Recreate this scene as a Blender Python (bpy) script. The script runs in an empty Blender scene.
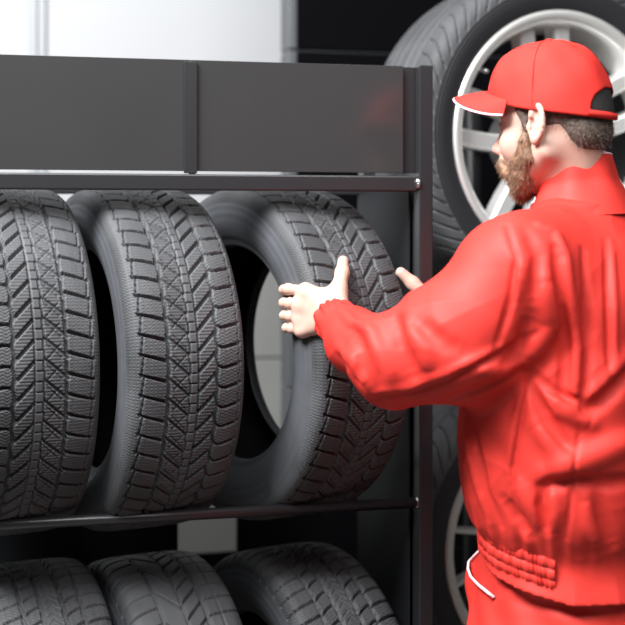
import bpy, bmesh, math, random
import numpy as np
from mathutils import Vector, Matrix
random.seed(7); RNG = np.random.default_rng(7)
PI = math.pi
C = bpy.context.scene.collection
F_PX, CX, HY, HC = 1300.0, 312.5, 220.0, 1.55      # focal length (px), centre column, horizon row, eye height (m)

def P(px, py, d):
    return np.array(((px-CX)/F_PX*d, d, HC-(py-HY)/F_PX*d))

# ------------------------------------------------------------------ materials
def mat(name, col, rough=0.5, metal=0.0, spec=0.5, noise=0.0, nscale=20, bump=0.0, bscale=60, coat=0.0, col2=None, sheen=0.0, sss=0.0, bdist=0.002, rvar=0.0):
    m = bpy.data.materials.new(name); m.use_nodes = True
    nt = m.node_tree; b = nt.nodes['Principled BSDF']
    b.inputs['Base Color'].default_value = (*col, 1); b.inputs['Roughness'].default_value = rough
    b.inputs['Metallic'].default_value = metal; b.inputs['Specular IOR Level'].default_value = spec
    b.inputs['Coat Weight'].default_value = coat
    if sheen: b.inputs['Sheen Weight'].default_value = sheen
    if sss:
        b.inputs['Subsurface Weight'].default_value = sss
        b.inputs['Subsurface Radius'].default_value = (0.012, 0.004, 0.002); b.inputs['Subsurface Scale'].default_value = 0.4
    tc = nt.nodes.new('ShaderNodeTexCoord')
    if noise or col2 or rvar:
        n = nt.nodes.new('ShaderNodeTexNoise'); n.inputs['Scale'].default_value = nscale; n.inputs['Detail'].default_value = 5
        nt.links.new(tc.outputs['Object'], n.inputs['Vector'])
        if noise or col2:
            r = nt.nodes.new('ShaderNodeValToRGB')
            a = [max(0, c*(1-noise)) for c in col]; z = col2 if col2 else [min(1, c*(1+noise)) for c in col]
            r.color_ramp.elements[0].position = .35; r.color_ramp.elements[1].position = .68
            r.color_ramp.elements[0].color = (*a, 1); r.color_ramp.elements[1].color = (*z, 1)
            nt.links.new(n.outputs['Fac'], r.inputs['Fac']); nt.links.new(r.outputs['Color'], b.inputs['Base Color'])
        if rvar:
            mr = nt.nodes.new('ShaderNodeMapRange'); mr.inputs[3].default_value = rough-rvar; mr.inputs[4].default_value = rough+rvar
            nt.links.new(n.outputs['Fac'], mr.inputs[0]); nt.links.new(mr.outputs[0], b.inputs['Roughness'])
    if bump:
        n2 = nt.nodes.new('ShaderNodeTexNoise'); n2.inputs['Scale'].default_value = bscale; n2.inputs['Detail'].default_value = 4
        nt.links.new(tc.outputs['Object'], n2.inputs['Vector'])
        bp = nt.nodes.new('ShaderNodeBump'); bp.inputs['Strength'].default_value = bump; bp.inputs['Distance'].default_value = bdist
        nt.links.new(n2.outputs['Fac'], bp.inputs['Height']); nt.links.new(bp.outputs['Normal'], b.inputs['Normal'])
    return m

M = dict(
    tread=mat('tread_rubber', (.054,.056,.060), .62, spec=.32, noise=.25, nscale=9, bump=.25, bscale=240, bdist=.001, rvar=.1),
    sidewall=mat('sidewall_rubber', (.066,.070,.078), .5, spec=.45, noise=.12, nscale=14, bump=.08, bscale=160, bdist=.001),
    wheel_side=mat('wheel_sidewall_rubber', (.018,.018,.02), .5, spec=.35),
    liner=mat('inner_liner', (.008,.008,.009), .7, spec=.12),
    steel=mat('black_powder_coat', (.018,.018,.020), .3, spec=.45, bump=.04, bscale=300, bdist=.0006),
    panel=mat('black_gloss_sheet', (.03,.03,.031), .17, spec=.6, noise=.05, nscale=3, rvar=.03),
    matte=mat('matte_dark_sheet', (.010,.011,.013), .6, spec=.2),
    weld=mat('bare_weld', (.55,.55,.56), .3, metal=1, bump=.8, bscale=180),
    alloy=mat('silver_alloy', (.82,.82,.80), .32, metal=.6, spec=.6),
    alloy2=mat('grey_alloy', (.6,.6,.57), .38, metal=.5),
    barrel=mat('dark_barrel', (.03,.03,.032), .45, metal=.5),
    chrome=mat('chrome', (.8,.8,.8), .15, metal=1),
    white=mat('white_paint', (.44,.45,.465), .5, noise=.02, nscale=2),
    tile=mat('grey_wall_tile', (.22,.224,.215), .45, noise=.05, nscale=4),
    tile_shaded=mat('shade_darkened_tile', (.06,.06,.058), .5),  # light falloff low on the wall, put into the tile colour
    frame=mat('grey_frame', (.38,.40,.42), .35),
    black=mat('black_board', (.002,.002,.0025), .6, spec=.02),
    edge=mat('grey_board_edge', (.06,.065,.07), .4),
    floor=mat('concrete_floor', (.16,.15,.14), .45, noise=.2, nscale=4, bump=.1, bscale=30),
    wood=mat('brown_wood', (.10,.075,.05), .6, noise=.4, nscale=8),
    red=mat('red_workwear', (.54,.030,.022), .6, spec=.26, noise=.04, nscale=6, bump=.12, bscale=420, bdist=.0008),
    redcap=mat('red_cotton_twill', (.53,.027,.020), .72, spec=.2, noise=.03, nscale=9, bump=.25, bscale=600, bdist=.0006),
    piping=mat('pale_pink_piping', (.85,.60,.66), .5),
    mesh=mat('black_cap_mesh', (.012,.011,.010), .8, bump=.9, bscale=900),
    hair=mat('dark_brown_hair', (.075,.054,.042), .6, noise=.45, nscale=160, bump=.8, bscale=260),
    beard=mat('brown_beard', (.19,.105,.06), .6, noise=.45, nscale=140, bump=.6, bscale=260),
    shoe=mat('black_leather', (.02,.02,.02), .45, bump=.2),
)
def skin_material():
    m = mat('skin', (.8,.56,.47), .48, spec=.4, sss=.25, bump=.12, bscale=330, bdist=.0006)
    nt = m.node_tree; a = nt.nodes.new('ShaderNodeVertexColor'); a.layer_name = 'tint'
    nt.links.new(a.outputs['Color'], nt.nodes['Principled BSDF'].inputs['Base Color'])
    return m
M['skin'] = skin_material()

# ------------------------------------------------------------------ object helpers
def tag(o, label=None, cat=None, group=None, kind=None):
    if label: o['label'] = label
    if cat: o['category'] = cat
    if group: o['group'] = group
    if kind: o['kind'] = kind
    return o
def empty(name, loc, rotz=0):
    o = bpy.data.objects.new(name, None); C.objects.link(o); o.empty_display_size = .05
    o.location = loc; o.rotation_euler = (0, 0, rotz); return o
def mesh_np(name, V, Q, material, parent=None, smooth=True):
    V = np.asarray(V, np.float32); Q = np.asarray(Q, np.int32)
    me = bpy.data.meshes.new(name); k = Q.shape[1]
    me.vertices.add(len(V)); me.vertices.foreach_set('co', V.ravel())
    me.loops.add(Q.size); me.loops.foreach_set('vertex_index', Q.ravel())
    me.polygons.add(len(Q)); me.polygons.foreach_set('loop_start', np.arange(0, Q.size, k, dtype=np.int32))
    me.polygons.foreach_set('loop_total', np.full(len(Q), k, np.int32))
    me.update(calc_edges=True); me.validate()
    me.polygons.foreach_set('use_smooth', np.full(len(me.polygons), smooth))
    me.materials.append(material)
    o = bpy.data.objects.new(name, me); C.objects.link(o)
    if parent: o.parent = parent
    return o
def grid_quads(n, m, close_n=False, close_m=False):
    i = np.arange(n if close_n else n-1); j = np.arange(m if close_m else m-1)
    I, J = np.meshgrid(i, j, indexing='ij'); I2 = (I+1) % n; J2 = (J+1) % m
    return np.stack([I*m+J, I2*m+J, I2*m+J2, I*m+J2], -1).reshape(-1, 4)
def from_bm(name, bm, material, parent=None, smooth=False, bevel=0):
    bmesh.ops.recalc_face_normals(bm, faces=bm.faces)
    if bevel:
        bmesh.ops.bevel(bm, geom=[e for e in bm.edges if len(e.link_faces) == 2 and e.calc_face_angle(0) > .5], offset=bevel, segments=2, affect='EDGES', profile=.5)
    me = bpy.data.meshes.new(name); bm.to_mesh(me); bm.free()
    for p in me.polygons: p.use_smooth = smooth
    me.materials.append(material)
    o = bpy.data.objects.new(name, me); C.objects.link(o)
    if parent: o.parent = parent
    return o
def add_box(bm, lo, hi, mx=None):
    c = [(a+b)/2 for a, b in zip(lo, hi)]; s = [abs(b-a) for a, b in zip(lo, hi)]
    t = Matrix.Translation(c) @ Matrix.Diagonal((*s, 1))
    bmesh.ops.create_cube(bm, size=1, matrix=(mx @ t) if mx else t)
def add_tube(bm, a, b, r, seg=16, r2=None):
    a, b = Vector(a), Vector(b); d = b-a
    m = Matrix.Translation((a+b)/2) @ d.to_track_quat('Z', 'Y').to_matrix().to_4x4()
    bmesh.ops.create_cone(bm, cap_ends=True, segments=seg, radius1=r, radius2=r if r2 is None else r2, depth=d.length, matrix=m)
def path_tube(name, pts, r, material, parent=None, seg=8, closed=False):
    pts = [np.asarray(p, float) for p in pts]; n = len(pts); V = []
    for i, p in enumerate(pts):
        a = pts[(i-1) % n if closed else max(i-1, 0)]; b = pts[(i+1) % n if closed else min(i+1, n-1)]
        t = (b-a)/(np.linalg.norm(b-a)+1e-9); u = np.cross(t, (0, 0, 1.0))
        if np.linalg.norm(u) < .1: u = np.cross(t, (0, 1.0, 0))
        u /= np.linalg.norm(u); w = np.cross(t, u)
        for k in range(seg):
            an = 2*PI*k/seg; V.append(p+r*(math.cos(an)*u+math.sin(an)*w))
    return mesh_np(name, V, grid_quads(n, seg, closed, True), material, parent)
def lathe(name, prof, material, parent=None, n=96, axis='x'):
    pr = np.array(prof); th = np.arange(n)*2*PI/n
    w = np.repeat(pr[None, :, 0], n, 0); r = np.repeat(pr[None, :, 1], n, 0)
    V = np.stack([w, -r*np.cos(th)[:, None], r*np.sin(th)[:, None]], -1).reshape(-1, 3)
    return mesh_np(name, V, grid_quads(n, len(pr), True, False), material, parent)
def copy_tree(o, parent=None):
    c = o.copy(); C.objects.link(c); c.parent = parent
    for ch in list(o.children): copy_tree(ch, c)
    return c

# ------------------------------------------------------------------ signed-distance fields -> mesh
class Field:
    def __init__(s, lo, hi, h):
        s.lo = np.array(lo, float); s.h = h
        s.n = np.ceil((np.array(hi)-s.lo)/h).astype(int)+1
        s.d = np.full(s.n, .06, np.float32); s.sc = 1.0
    def box(s, lo, hi):
        a = np.clip(np.floor((np.array(lo)-s.lo)/s.h).astype(int), 0, s.n); b = np.clip(np.ceil((np.array(hi)-s.lo)/s.h).astype(int)+1, 0, s.n)
        sl = tuple(slice(i, j) for i, j in zip(a, b))
        g = [(s.lo[k]+s.h*np.arange(a[k], b[k])).astype(np.float32) for k in range(3)]
        return sl, g[0][:, None, None], g[1][None, :, None], g[2][None, None, :]
    @staticmethod
    def smin(a, b, k):
        h = np.maximum(k-np.abs(a-b), 0)/k
        return np.minimum(a, b)-h*h*k*.25
    def put(s, sl, v, k, sub):
        if v.size == 0: return
        s.d[sl] = -s.smin(-s.d[sl], v, k) if sub else s.smin(s.d[sl], v, k)
    def cone(s, a, b, ra, rb, k=.01, sub=False):
        ra, rb, k = ra*s.sc, rb*s.sc, k*s.sc
        a, b = np.array(a, float), np.array(b, float); R = max(ra, rb)+k+.03
        sl, x, y, z = s.box(np.minimum(a, b)-R, np.maximum(a, b)+R)
        ab = b-a; L = ab@ab+1e-12
        t = np.clip(((x-a[0])*ab[0]+(y-a[1])*ab[1]+(z-a[2])*ab[2])/L, 0, 1)
        v = np.sqrt((x-a[0]-t*ab[0])**2+(y-a[1]-t*ab[1])**2+(z-a[2]-t*ab[2])**2)-(ra+(rb-ra)*t)
        s.put(sl, v, k, sub)
    def chain(s, pts, rad, k=.01, sub=False):
        for i in range(len(pts)-1): s.cone(pts[i], pts[i+1], rad[i], rad[i+1], k, sub)
    def ell(s, c, r, R=None, k=.01, sub=False):
        c, r, k = np.array(c, float), np.array(r, float)*s.sc, k*s.sc; R = np.eye(3) if R is None else np.array(R)
        m = np.abs(R)@r+k+.03
        sl, x, y, z = s.box(c-m, c+m); x, y, z = x-c[0], y-c[1], z-c[2]
        q = [R[0, i]*x+R[1, i]*y+R[2, i]*z for i in range(3)]
        k0 = np.sqrt(sum((q[i]/r[i])**2 for i in range(3)))
        k1 = np.sqrt(sum((q[i]/r[i]**2)**2 for i in range(3)))+1e-6
        s.put(sl, k0*(k0-1)/k1, k, sub)
    def loft(s, secs, F, L, k=.02, p=2.4, pad=.04):
        """stack of super-ellipses: rows of z, cx, cy, radius along F, radius along L"""
        q = np.array(secs); q = q[np.argsort(q[:, 0])]
        mr = q[:, 3:].max()+pad
        sl, x, y, z = s.box((q[:, 1].min()-mr, q[:, 2].min()-mr, q[0, 0]-pad), (q[:, 1].max()+mr, q[:, 2].max()+mr, q[-1, 0]+pad))
        zz = np.clip(z, q[0, 0], q[-1, 0])
        c = [cr_interp(zz, q[:, 0], q[:, i]).astype(np.float32) for i in range(1, 5)]
        X, Y = x-c[0], y-c[1]
        u = np.abs(X*F[0]+Y*F[1])/c[2]; w = np.abs(X*L[0]+Y*L[1])/c[3]
        v = ((u**p+w**p)**(1/p)-1)*np.minimum(c[2], c[3])*.9
        v = np.maximum(v, np.maximum(q[0, 0]-z, z-q[-1, 0]))
        s.put(sl, v.astype(np.float32), k, False)
    def at(s, p):
        i = np.clip(((p-s.lo)/s.h), 0, s.n-1.001); a = i.astype(int); f = i-a; r = 0
        for dx in (0, 1):
            for dy in (0, 1):
                for dz in (0, 1):
                    r += s.d[a[0]+dx, a[1]+dy, a[2]+dz]*(f[0] if dx else 1-f[0])*(f[1] if dy else 1-f[1])*(f[2] if dz else 1-f[2])
        return r
    def hit(s, px, py, d0=1.6, d1=2.6):
        """point of the surface met along the line of sight"""
        d = d0
        while d < d1:
            v = s.at(P(px, py, d))
            if v < .0008: return P(px, py, d)
            d += max(v*.6, .0012)
        return None
    def line(s, pxs, amp, w, d0=1.6):
        """raise (amp < 0) or press in (amp > 0) the cloth along a path over the surface, w wide"""
        pts = []
        for i in range(len(pxs)-1):
            a, b = np.array(pxs[i], float), np.array(pxs[i+1], float)
            m = max(2, int(np.linalg.norm(b-a)/5))
            for t in np.arange(m)/m: pts.append(a+(b-a)*t)
        pts.append(np.array(pxs[-1], float))
        hit = [s.hit(*p, d0=d0) for p in pts]; hit = [h for h in hit if h is not None]
        n = len(hit)
        if n < 2: return
        hit = np.array(hit); R = w*2.6
        sl, x, y, z = s.box(hit.min(0)-R, hit.max(0)+R); best = None; par = None
        for i in range(n-1):
            a, ab = hit[i], hit[i+1]-hit[i]; L = ab@ab+1e-12
            t = np.clip(((x-a[0])*ab[0]+(y-a[1])*ab[1]+(z-a[2])*ab[2])/L, 0, 1)
            v = (x-a[0]-t*ab[0])**2+(y-a[1]-t*ab[1])**2+(z-a[2]-t*ab[2])**2
            q = (i+t)/(n-1)
            if best is None: best, par = v, q
            else:
                m = v < best; par = np.where(m, q, par); best = np.where(m, v, best)
        en = np.sin(PI*np.clip(par, .03, .97))**.6
        s.d[sl] += (amp*en*np.exp(-best/(w*w))).astype(np.float32)
    def normalise(s):
        g = np.sqrt(sum(q*q for q in np.gradient(s.d, s.h)))
        s.d = np.where(np.abs(s.d) < .035, s.d/np.clip(g, .35, 1.3), s.d).astype(np.float32)
    def mesh(s, name, material, parent=None, tr=None):
        V, Q = surface_nets(s.d, s.lo, s.h)
        return mesh_np(name, V, Q, material, parent)
def cr_interp(x, xs, ys):
    """smooth (Catmull-Rom) interpolation"""
    i = np.clip(np.searchsorted(xs, x, 'right')-1, 0, len(xs)-2)
    m = np.gradient(ys, xs); h = xs[i+1]-xs[i]; t = (x-xs[i])/h
    return (2*t**3-3*t**2+1)*ys[i]+(t**3-2*t**2+t)*h*m[i]+(-2*t**3+3*t**2)*ys[i+1]+(t**3-t**2)*h*m[i+1]
def surface_nets(d, lo, h):
    ins = d < 0; nx, ny, nz = d.shape
    cnt = np.zeros((nx-1, ny-1, nz-1), np.uint8)
    for a in (0, 1):
        for b in (0, 1):
            for c in (0, 1): cnt += ins[a:nx-1+a, b:ny-1+b, c:nz-1+c]
    act = np.flatnonzero((cnt > 0) & (cnt < 8)); del cnt
    i, j, k = np.unravel_index(act, (nx-1, ny-1, nz-1))
    cor = {(a, b, c): d[i+a, j+b, k+c] for a in (0, 1) for b in (0, 1) for c in (0, 1)}
    S = np.zeros((len(act), 3)); N = np.zeros(len(act))
    for ax in range(3):
        o = [q for q in range(3) if q != ax]
        for b in (0, 1):
            for c in (0, 1):
                p0 = [0, 0, 0]; p0[o[0]] = b; p0[o[1]] = c; p1 = list(p0); p1[ax] = 1
                v0, v1 = cor[tuple(p0)], cor[tuple(p1)]; x = (v0 < 0) != (v1 < 0)
                t = np.where(x, v0/np.where(x, v0-v1, 1), 0)
                for q in range(3): S[:, q] += np.where(x, t if q == ax else p0[q], 0)
                N += x
    S /= N[:, None]
    V = lo+h*(np.stack([i, j, k], -1)+S)
    st = np.array([(ny-1)*(nz-1), nz-1, 1]); Q = []
    for ax in range(3):
        o = [q for q in range(3) if q != ax]
        s0 = [slice(None)]*3; s1 = [slice(None)]*3; s0[ax] = slice(0, -1); s1[ax] = slice(1, None)
        for q in o:
            s0[q] = slice(1, -1); s1[q] = slice(1, -1)
        A, B = ins[tuple(s0)], ins[tuple(s1)]
        e = np.argwhere(A != B)
        if not len(e): continue
        fl = A[tuple(e.T)]; e[:, o] += 1
        base = e@st; u, v = st[o[0]], st[o[1]]
        q4 = np.stack([base-u-v, base-v, base, base-u], -1)
        q4 = np.searchsorted(act, q4)
        if ax == 1: fl = ~fl
        q4[~fl] = q4[~fl][:, ::-1]; Q.append(q4)
    return V, np.concatenate(Q)

# ------------------------------------------------------------------ layout
U = np.array((.9718, .2355)); VV = np.array((-.2355, .9718)); YAW = math.atan2(.2355, .9718)
POST = np.array((.18, 2.372))                       # front right foot of the rack, where the front rod ends
def rk(u, v): p = POST+u*U+v*VV; return p
ROD_Z, LOW_Z, RT = 1.034, .334, .316
HALF = .195
AX_Z = .261                                           # tire axle above its rods

# ------------------------------------------------------------------ tires
HALFPROF = [(0, .316), (.04, .3157), (.072, .3140), (.088, .3105), (.097, .3045), (.1025, .2945), (.1045, .283)]
SIDE = [(.1045, .283), (.1062, .268), (.1062, .252), (.1035, .236), (.098, .222), (.0925, .214), (.0905, .209), (.0885, .204), (.083, .2005), (.072, .2003), (.068, .203)]
INNER = [(.068, .203), (.078, .215), (.092, .24), (.095, .26), (.088, .285), (.06, .299), (0, .303)]
def fd(x): return np.abs((x+.5) % 1-.5)
def gr(dist, w, e=.0006): 
    t = np.clip((dist-(w/2-e))/(2*e), 0, 1); return t*t*(3-2*t)
def deep(h, depth): return 1-depth*(1-h)
def pat_winter(s, u, p):
    h = np.ones(np.broadcast(s, u).shape)
    R = s > .0455; O = (s > .011) & (s <= .0455); Xb = (s > -.042) & (s <= -.004); Ld = (s > -.004) & (s <= .011); Lf = s <= -.042
    m = lambda cond, v: np.where(cond, v, 1)
    h *= m(R, gr(fd(u-.22*(s-.048)/p-.12+.25*np.exp(-np.abs(s-.048)/.004)*-1)*p, .0052))
    h *= m(O, gr(fd(u-1.02*(s-.011)/p-.02)*p/1.4, .0054))
    h *= gr(np.abs(s-.0455-.0016*np.sin(2*PI*u)), .0054)
    h *= deep(gr(np.abs(s-.0112), .0020), .75)*deep(gr(np.abs(s+.0038-.0008*np.sign(np.sin(2*PI*u))), .0020), .75)
    h *= m(Ld & (s < .0075), deep(gr(fd(2*u)*p/2, .0019), .6))
    h *= m(Xb, deep(gr(fd(u+.85*(s+.004)/p+.1)*p/1.3, .0042), .62))
    xs = (s+.021)
    for sg in (1, -1):
        h *= m(Xb & (np.abs(xs) < .012), deep(gr(fd(u+.42+.85*.0+sg*1.0*xs/p+.85*(-.017)/p*0)*p/1.4, .0014), .4))
    h *= gr(np.abs(s+.0415+.0022*((u % 1)-.5)), .0058)
    wl = .0035+.0030*np.clip((s+.098)/.055, 0, 1)
    h *= m(Lf, gr((fd(u+.28*(s+.042)/p+.35)*p), wl))
    h *= m(s < -.082, deep(gr(np.abs(s+.0885-.005*((u+.1) % 1)), .0024), .75))
    h *= m(s > .082, deep(gr(np.abs(s-.0895+.004*((u+.1) % 1)), .0020), .6))
    h = 1-(1-h)*np.clip((.0925-np.abs(s))/.003, 0, 1)
    blk = R | Lf | O | Xb
    sl = np.where(Lf, .10, np.where(R, .06, 0.0))
    h *= np.where(blk, deep(gr(fd(6.0*(u+sl*np.sin(s*420)))*p/6, .0013, .0006), .17), 1)
    return h
def pat_allseason(s, u, p):
    h = np.ones(np.broadcast(s, u).shape); m = lambda c, v: np.where(c, v, 1)
    for g, w in ((-.052, .0065), (-.019, .0065), (.019, .0065), (.052, .0065)): h *= gr(np.abs(s-g-.0010*np.sin(2*PI*u)), w)
    sh = np.abs(s) > .052
    h *= m(sh, gr(fd(u+.35*np.sin((np.abs(s)-.052)*28)*np.sign(s)*-1)*p, .0052))
    mid = (np.abs(s) > .019) & (np.abs(s) <= .052)
    h *= m(mid, gr(fd(u+.9*(np.abs(s)-.019)/p*np.sign(s)*-.7+260*(np.abs(s)-.035)**2+.4)*p, .0048))
    h *= m(np.abs(s) < .019, deep(gr(fd(2*u+2.0*np.abs(s)/p)*p/2.6, .0014), .4))
    h *= deep(gr(fd(5*u+.3*np.sin(s*500))*p/5, .0014, .0006), .22)
    return h
def pat_touring(s, u, p):
    h = np.ones(np.broadcast(s, u).shape); m = lambda c, v: np.where(c, v, 1)
    for g, w in ((-.046, .006), (-.004, .0055), (.036, .0075), (.062, .003)): h *= gr(np.abs(s-g), w)
    h *= m(s < -.046, gr(fd(u+.55*(s+.046)/p*-.45+.1)*p, .005))
    h *= m((s > -.046) & (s < -.004), gr(fd(.5*u+.5*1.3*(s+.046)/p)*p*2/1.6, .0048))
    h *= m((s > -.004) & (s < .036), gr(fd(u-1.0*(s-.0)/p)*p/1.4, .0046))
    h *= m(s > .036, deep(gr(fd(u-.15*(s-.036)/p)*p, .0040), .8))
    return h
def pat_summer(s, u, p):
    h = np.ones(np.broadcast(s, u).shape); m = lambda c, v: np.where(c, v, 1)
    for g, w in ((-.060, .0075), (-.020, .0095), (.022, .0095), (.062, .006)): h *= gr(np.abs(s-g), w)
    h *= m((s > .070), gr(fd(u+.5*((s-.07)/.03)**2*.4)*p, .0042))
    h *= m((s < -.074), gr(fd(u+.4*((s+.07)/.03)**2*.4)*p, .0036))
    h *= m((np.abs(s-.042) < .014), deep(gr(fd(.5*u+.5*1.6*(s-.04)/p)*p*2/2, .003), .7))
    return h
def tire_parts(root, pattern, npitch, rows, ns=150, half=HALFPROF, side=SIDE, inner=INNER, scale=1.0, depth=.0088, names=('tread', 'sidewall'), sm='sidewall'):
    hp = np.array(half)*scale; prof = np.concatenate([(hp*[-1, 1])[::-1][:-1], hp])
    sarc = np.concatenate([[0], np.cumsum(np.linalg.norm(np.diff(prof, axis=0), axis=1))]); sarc -= sarc[-1]/2
    s = np.linspace(sarc[0], sarc[-1], ns)
    from_w = cr_interp(s, sarc, prof[:, 0]); from_r = cr_interp(s, sarc, prof[:, 1])
    tw = np.gradient(from_w, s); trr = np.gradient(from_r, s); ln = np.hypot(tw, trr); nw, nr = -trr/ln, tw/ln
    n = npitch*rows; th = np.arange(n)*2*PI/n; p = 2*PI*RT*scale/npitch
    # angle 0 looks to the front (-y), growing upward
    u = (np.arange(n)/rows)[:, None]
    h = pattern(s[None, :], u, p)
    fade = np.clip((np.abs(s[-1])-np.abs(s))/.006, 0, 1)[None, :]
    dd = depth*(1-h)*fade
    w = from_w[None]-nw[None]*dd; r = from_r[None]-nr[None]*dd
    V = np.stack([w, -r*np.cos(th)[:, None], r*np.sin(th)[:, None]], -1).reshape(-1, 3)
    mesh_np(names[0], V, grid_quads(n, ns, True, False)[:, ::-1], M['tread'], root)
    sp = np.array(side)*scale; t = np.linspace(0, 1, 40); a = np.linspace(0, 1, len(sp))
    fine = np.stack([np.interp(t, a, sp[:, 0]), np.interp(t, a, sp[:, 1])], -1)
    fine[:, 0] += .0005*np.sin(t*60)*(t < .28)
    for sg in (-1, 1):
        lathe(names[1], fine*[sg, 1], M[sm], root, n=160)
    ip = np.array(inner)*scale; lathe('inner_liner', np.concatenate([ip, (ip*[-1, 1])[::-1][1:]]), M['liner'], root, n=96)

def place_tire(root, c, yaw, z, spin=0.0):
    root.location = (c[0], c[1], z); root.rotation_euler = (spin, 0, yaw); root.rotation_mode = 'XYZ'

def D(a): return a*PI/180
UP_Z = ROD_Z+AX_Z; LO_Z = LOW_Z+AX_Z
C3 = np.array((-.078, 2.511)); Y3 = D(35)
t2 = empty('tire', (0, 0, 0)); tire_parts(t2, pat_winter, 58, 26)
place_tire(t2, (-.342, 2.438), D(27), UP_Z)
tag(t2, 'middle one of the three winter tires on the upper rack level', 'tire', 'winter tires on the upper rack level')
t1 = copy_tree(t2); place_tire(t1, (-.575, 2.384), D(26+180), UP_Z, D(5))
tag(t1, 'leftmost winter tire on the upper rack level, cut off by the left picture edge', 'tire')
t3 = copy_tree(t2); place_tire(t3, C3, Y3, UP_Z+.004, D(3))
tag(t3, 'winter tire gripped by the man in red, turned outwards on the upper rack level', 'tire')
t4 = empty('tire', (0, 0, 0)); tire_parts(t4, pat_allseason, 60, 24)
place_tire(t4, (-.515, 2.405), D(24), LO_Z)
tag(t4, 'leftmost tire on the lower rack level, cut off by the left picture edge', 'tire', 'tires on the lower rack level')
t6 = copy_tree(t4); place_tire(t6, (-.032, 2.524), D(29), LO_Z, D(2))
tag(t6, 'rightmost tire on the lower rack level, beside the right rack upright', 'tire')
t5 = empty('tire', (0, 0, 0)); tire_parts(t5, pat_touring, 54, 24)
place_tire(t5, (-.30, 2.459), D(26), LO_Z)
tag(t5, 'middle one of the three tires on the lower rack level', 'tire', 'tires on the lower rack level')

# ------------------------------------------------------------------ rack
RL = 1.12
rack = empty('tire_rack', (POST[0], POST[1], 0), YAW)
tag(rack, 'black steel tire rack with a glossy header panel and two levels of tube rails', 'rack')
def rbox(name, lo, hi, m, parent=rack, bevel=.002):
    bm = bmesh.new(); add_box(bm, lo, hi); return from_bm(name, bm, m, parent, bevel=bevel)
TOPZ = HC+(HY-66)/F_PX*2.372; 
HB = HC+(HY-173)/F_PX*2.372; BB = HC+(HY-191.5)/F_PX*2.372; BT = HC+(HY-176)/F_PX*2.372
for u0 in (.012, -RL-.038):
    rbox('upright', (u0, -.012, 0), (u0+.026, .030, TOPZ+.001), M['steel'])
    rbox('upright', (u0, 2*HALF-.03, 0), (u0+.026, 2*HALF+.012, TOPZ+.001), M['steel'])
    rbox('foot', (u0-.012, -.03, 0), (u0+.038, 2*HALF+.03, .012), M['steel'])
rbox('end_panel', (.0385, .0, .25), (.0415, 2*HALF, HC+(HY-178)/F_PX*2.38), M['steel'], bevel=.001)
rbox('side_sheet', (.006, .034, .25), (.0095, 2*HALF-.002, BT), M['matte'], bevel=.001)
hp = rbox('header_panel', (-.4045, .004, HB), (-.014, .0065, TOPZ), M['panel'], bevel=.0008)
rbox('header_panel', (-RL, .004, HB), (-.4048, .0065, TOPZ), M['panel'], bevel=.0008)
rbox('divider', (-.4165, -.002, HB-.004), (-.3935, .003, TOPZ-.004), M['steel'], bevel=.0008)
rbox('divider', (-.8165, -.002, HB-.004), (-.7935, .003, TOPZ-.004), M['steel'], bevel=.0008)
rbox('header_return', (-.014, .012, HB), (.0118, .016, TOPZ-.001), M['steel'], bevel=.0008)
for u0 in (-.402, -.805):
    rbox('bracket', (u0-.006, -.001, BT-.002), (u0+.006, .003, HB+.002), M['steel'], bevel=.0004)
rbox('beam', (-RL-.012, -.006, BB), (.012, .022, BT), M['steel'], bevel=.003)
rbox('beam', (-RL-.012, 2*HALF-.02, BB), (.012, 2*HALF+.004, BT), M['steel'], bevel=.003)
for z in (ROD_Z, LOW_Z):
    for v in (0, 2*HALF):
        bm = bmesh.new(); add_tube(bm, (-RL-.012, v, z), (.013, v, z), .0098, 24); from_bm('rail', bm, M['steel'], rack, smooth=True)
for (x, y, z, s) in ((.010, -.006, (BB+BT)/2, .008), (.010, 0, ROD_Z, .008), (.010, 0, LOW_Z, .008)):
    bm = bmesh.new(); bmesh.ops.create_icosphere(bm, subdivisions=3, radius=1, matrix=Matrix.Translation((x, y-.004, z)) @ Matrix.Diagonal((.005, .006, s*1.2, 1)))
    for v in bm.verts: v.co += Vector([random.uniform(-.0009, .0009) for _ in range(3)])
    tag(from_bm('weld', bm, M['weld'], rack, smooth=True), 'bare shiny weld bead')

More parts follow.
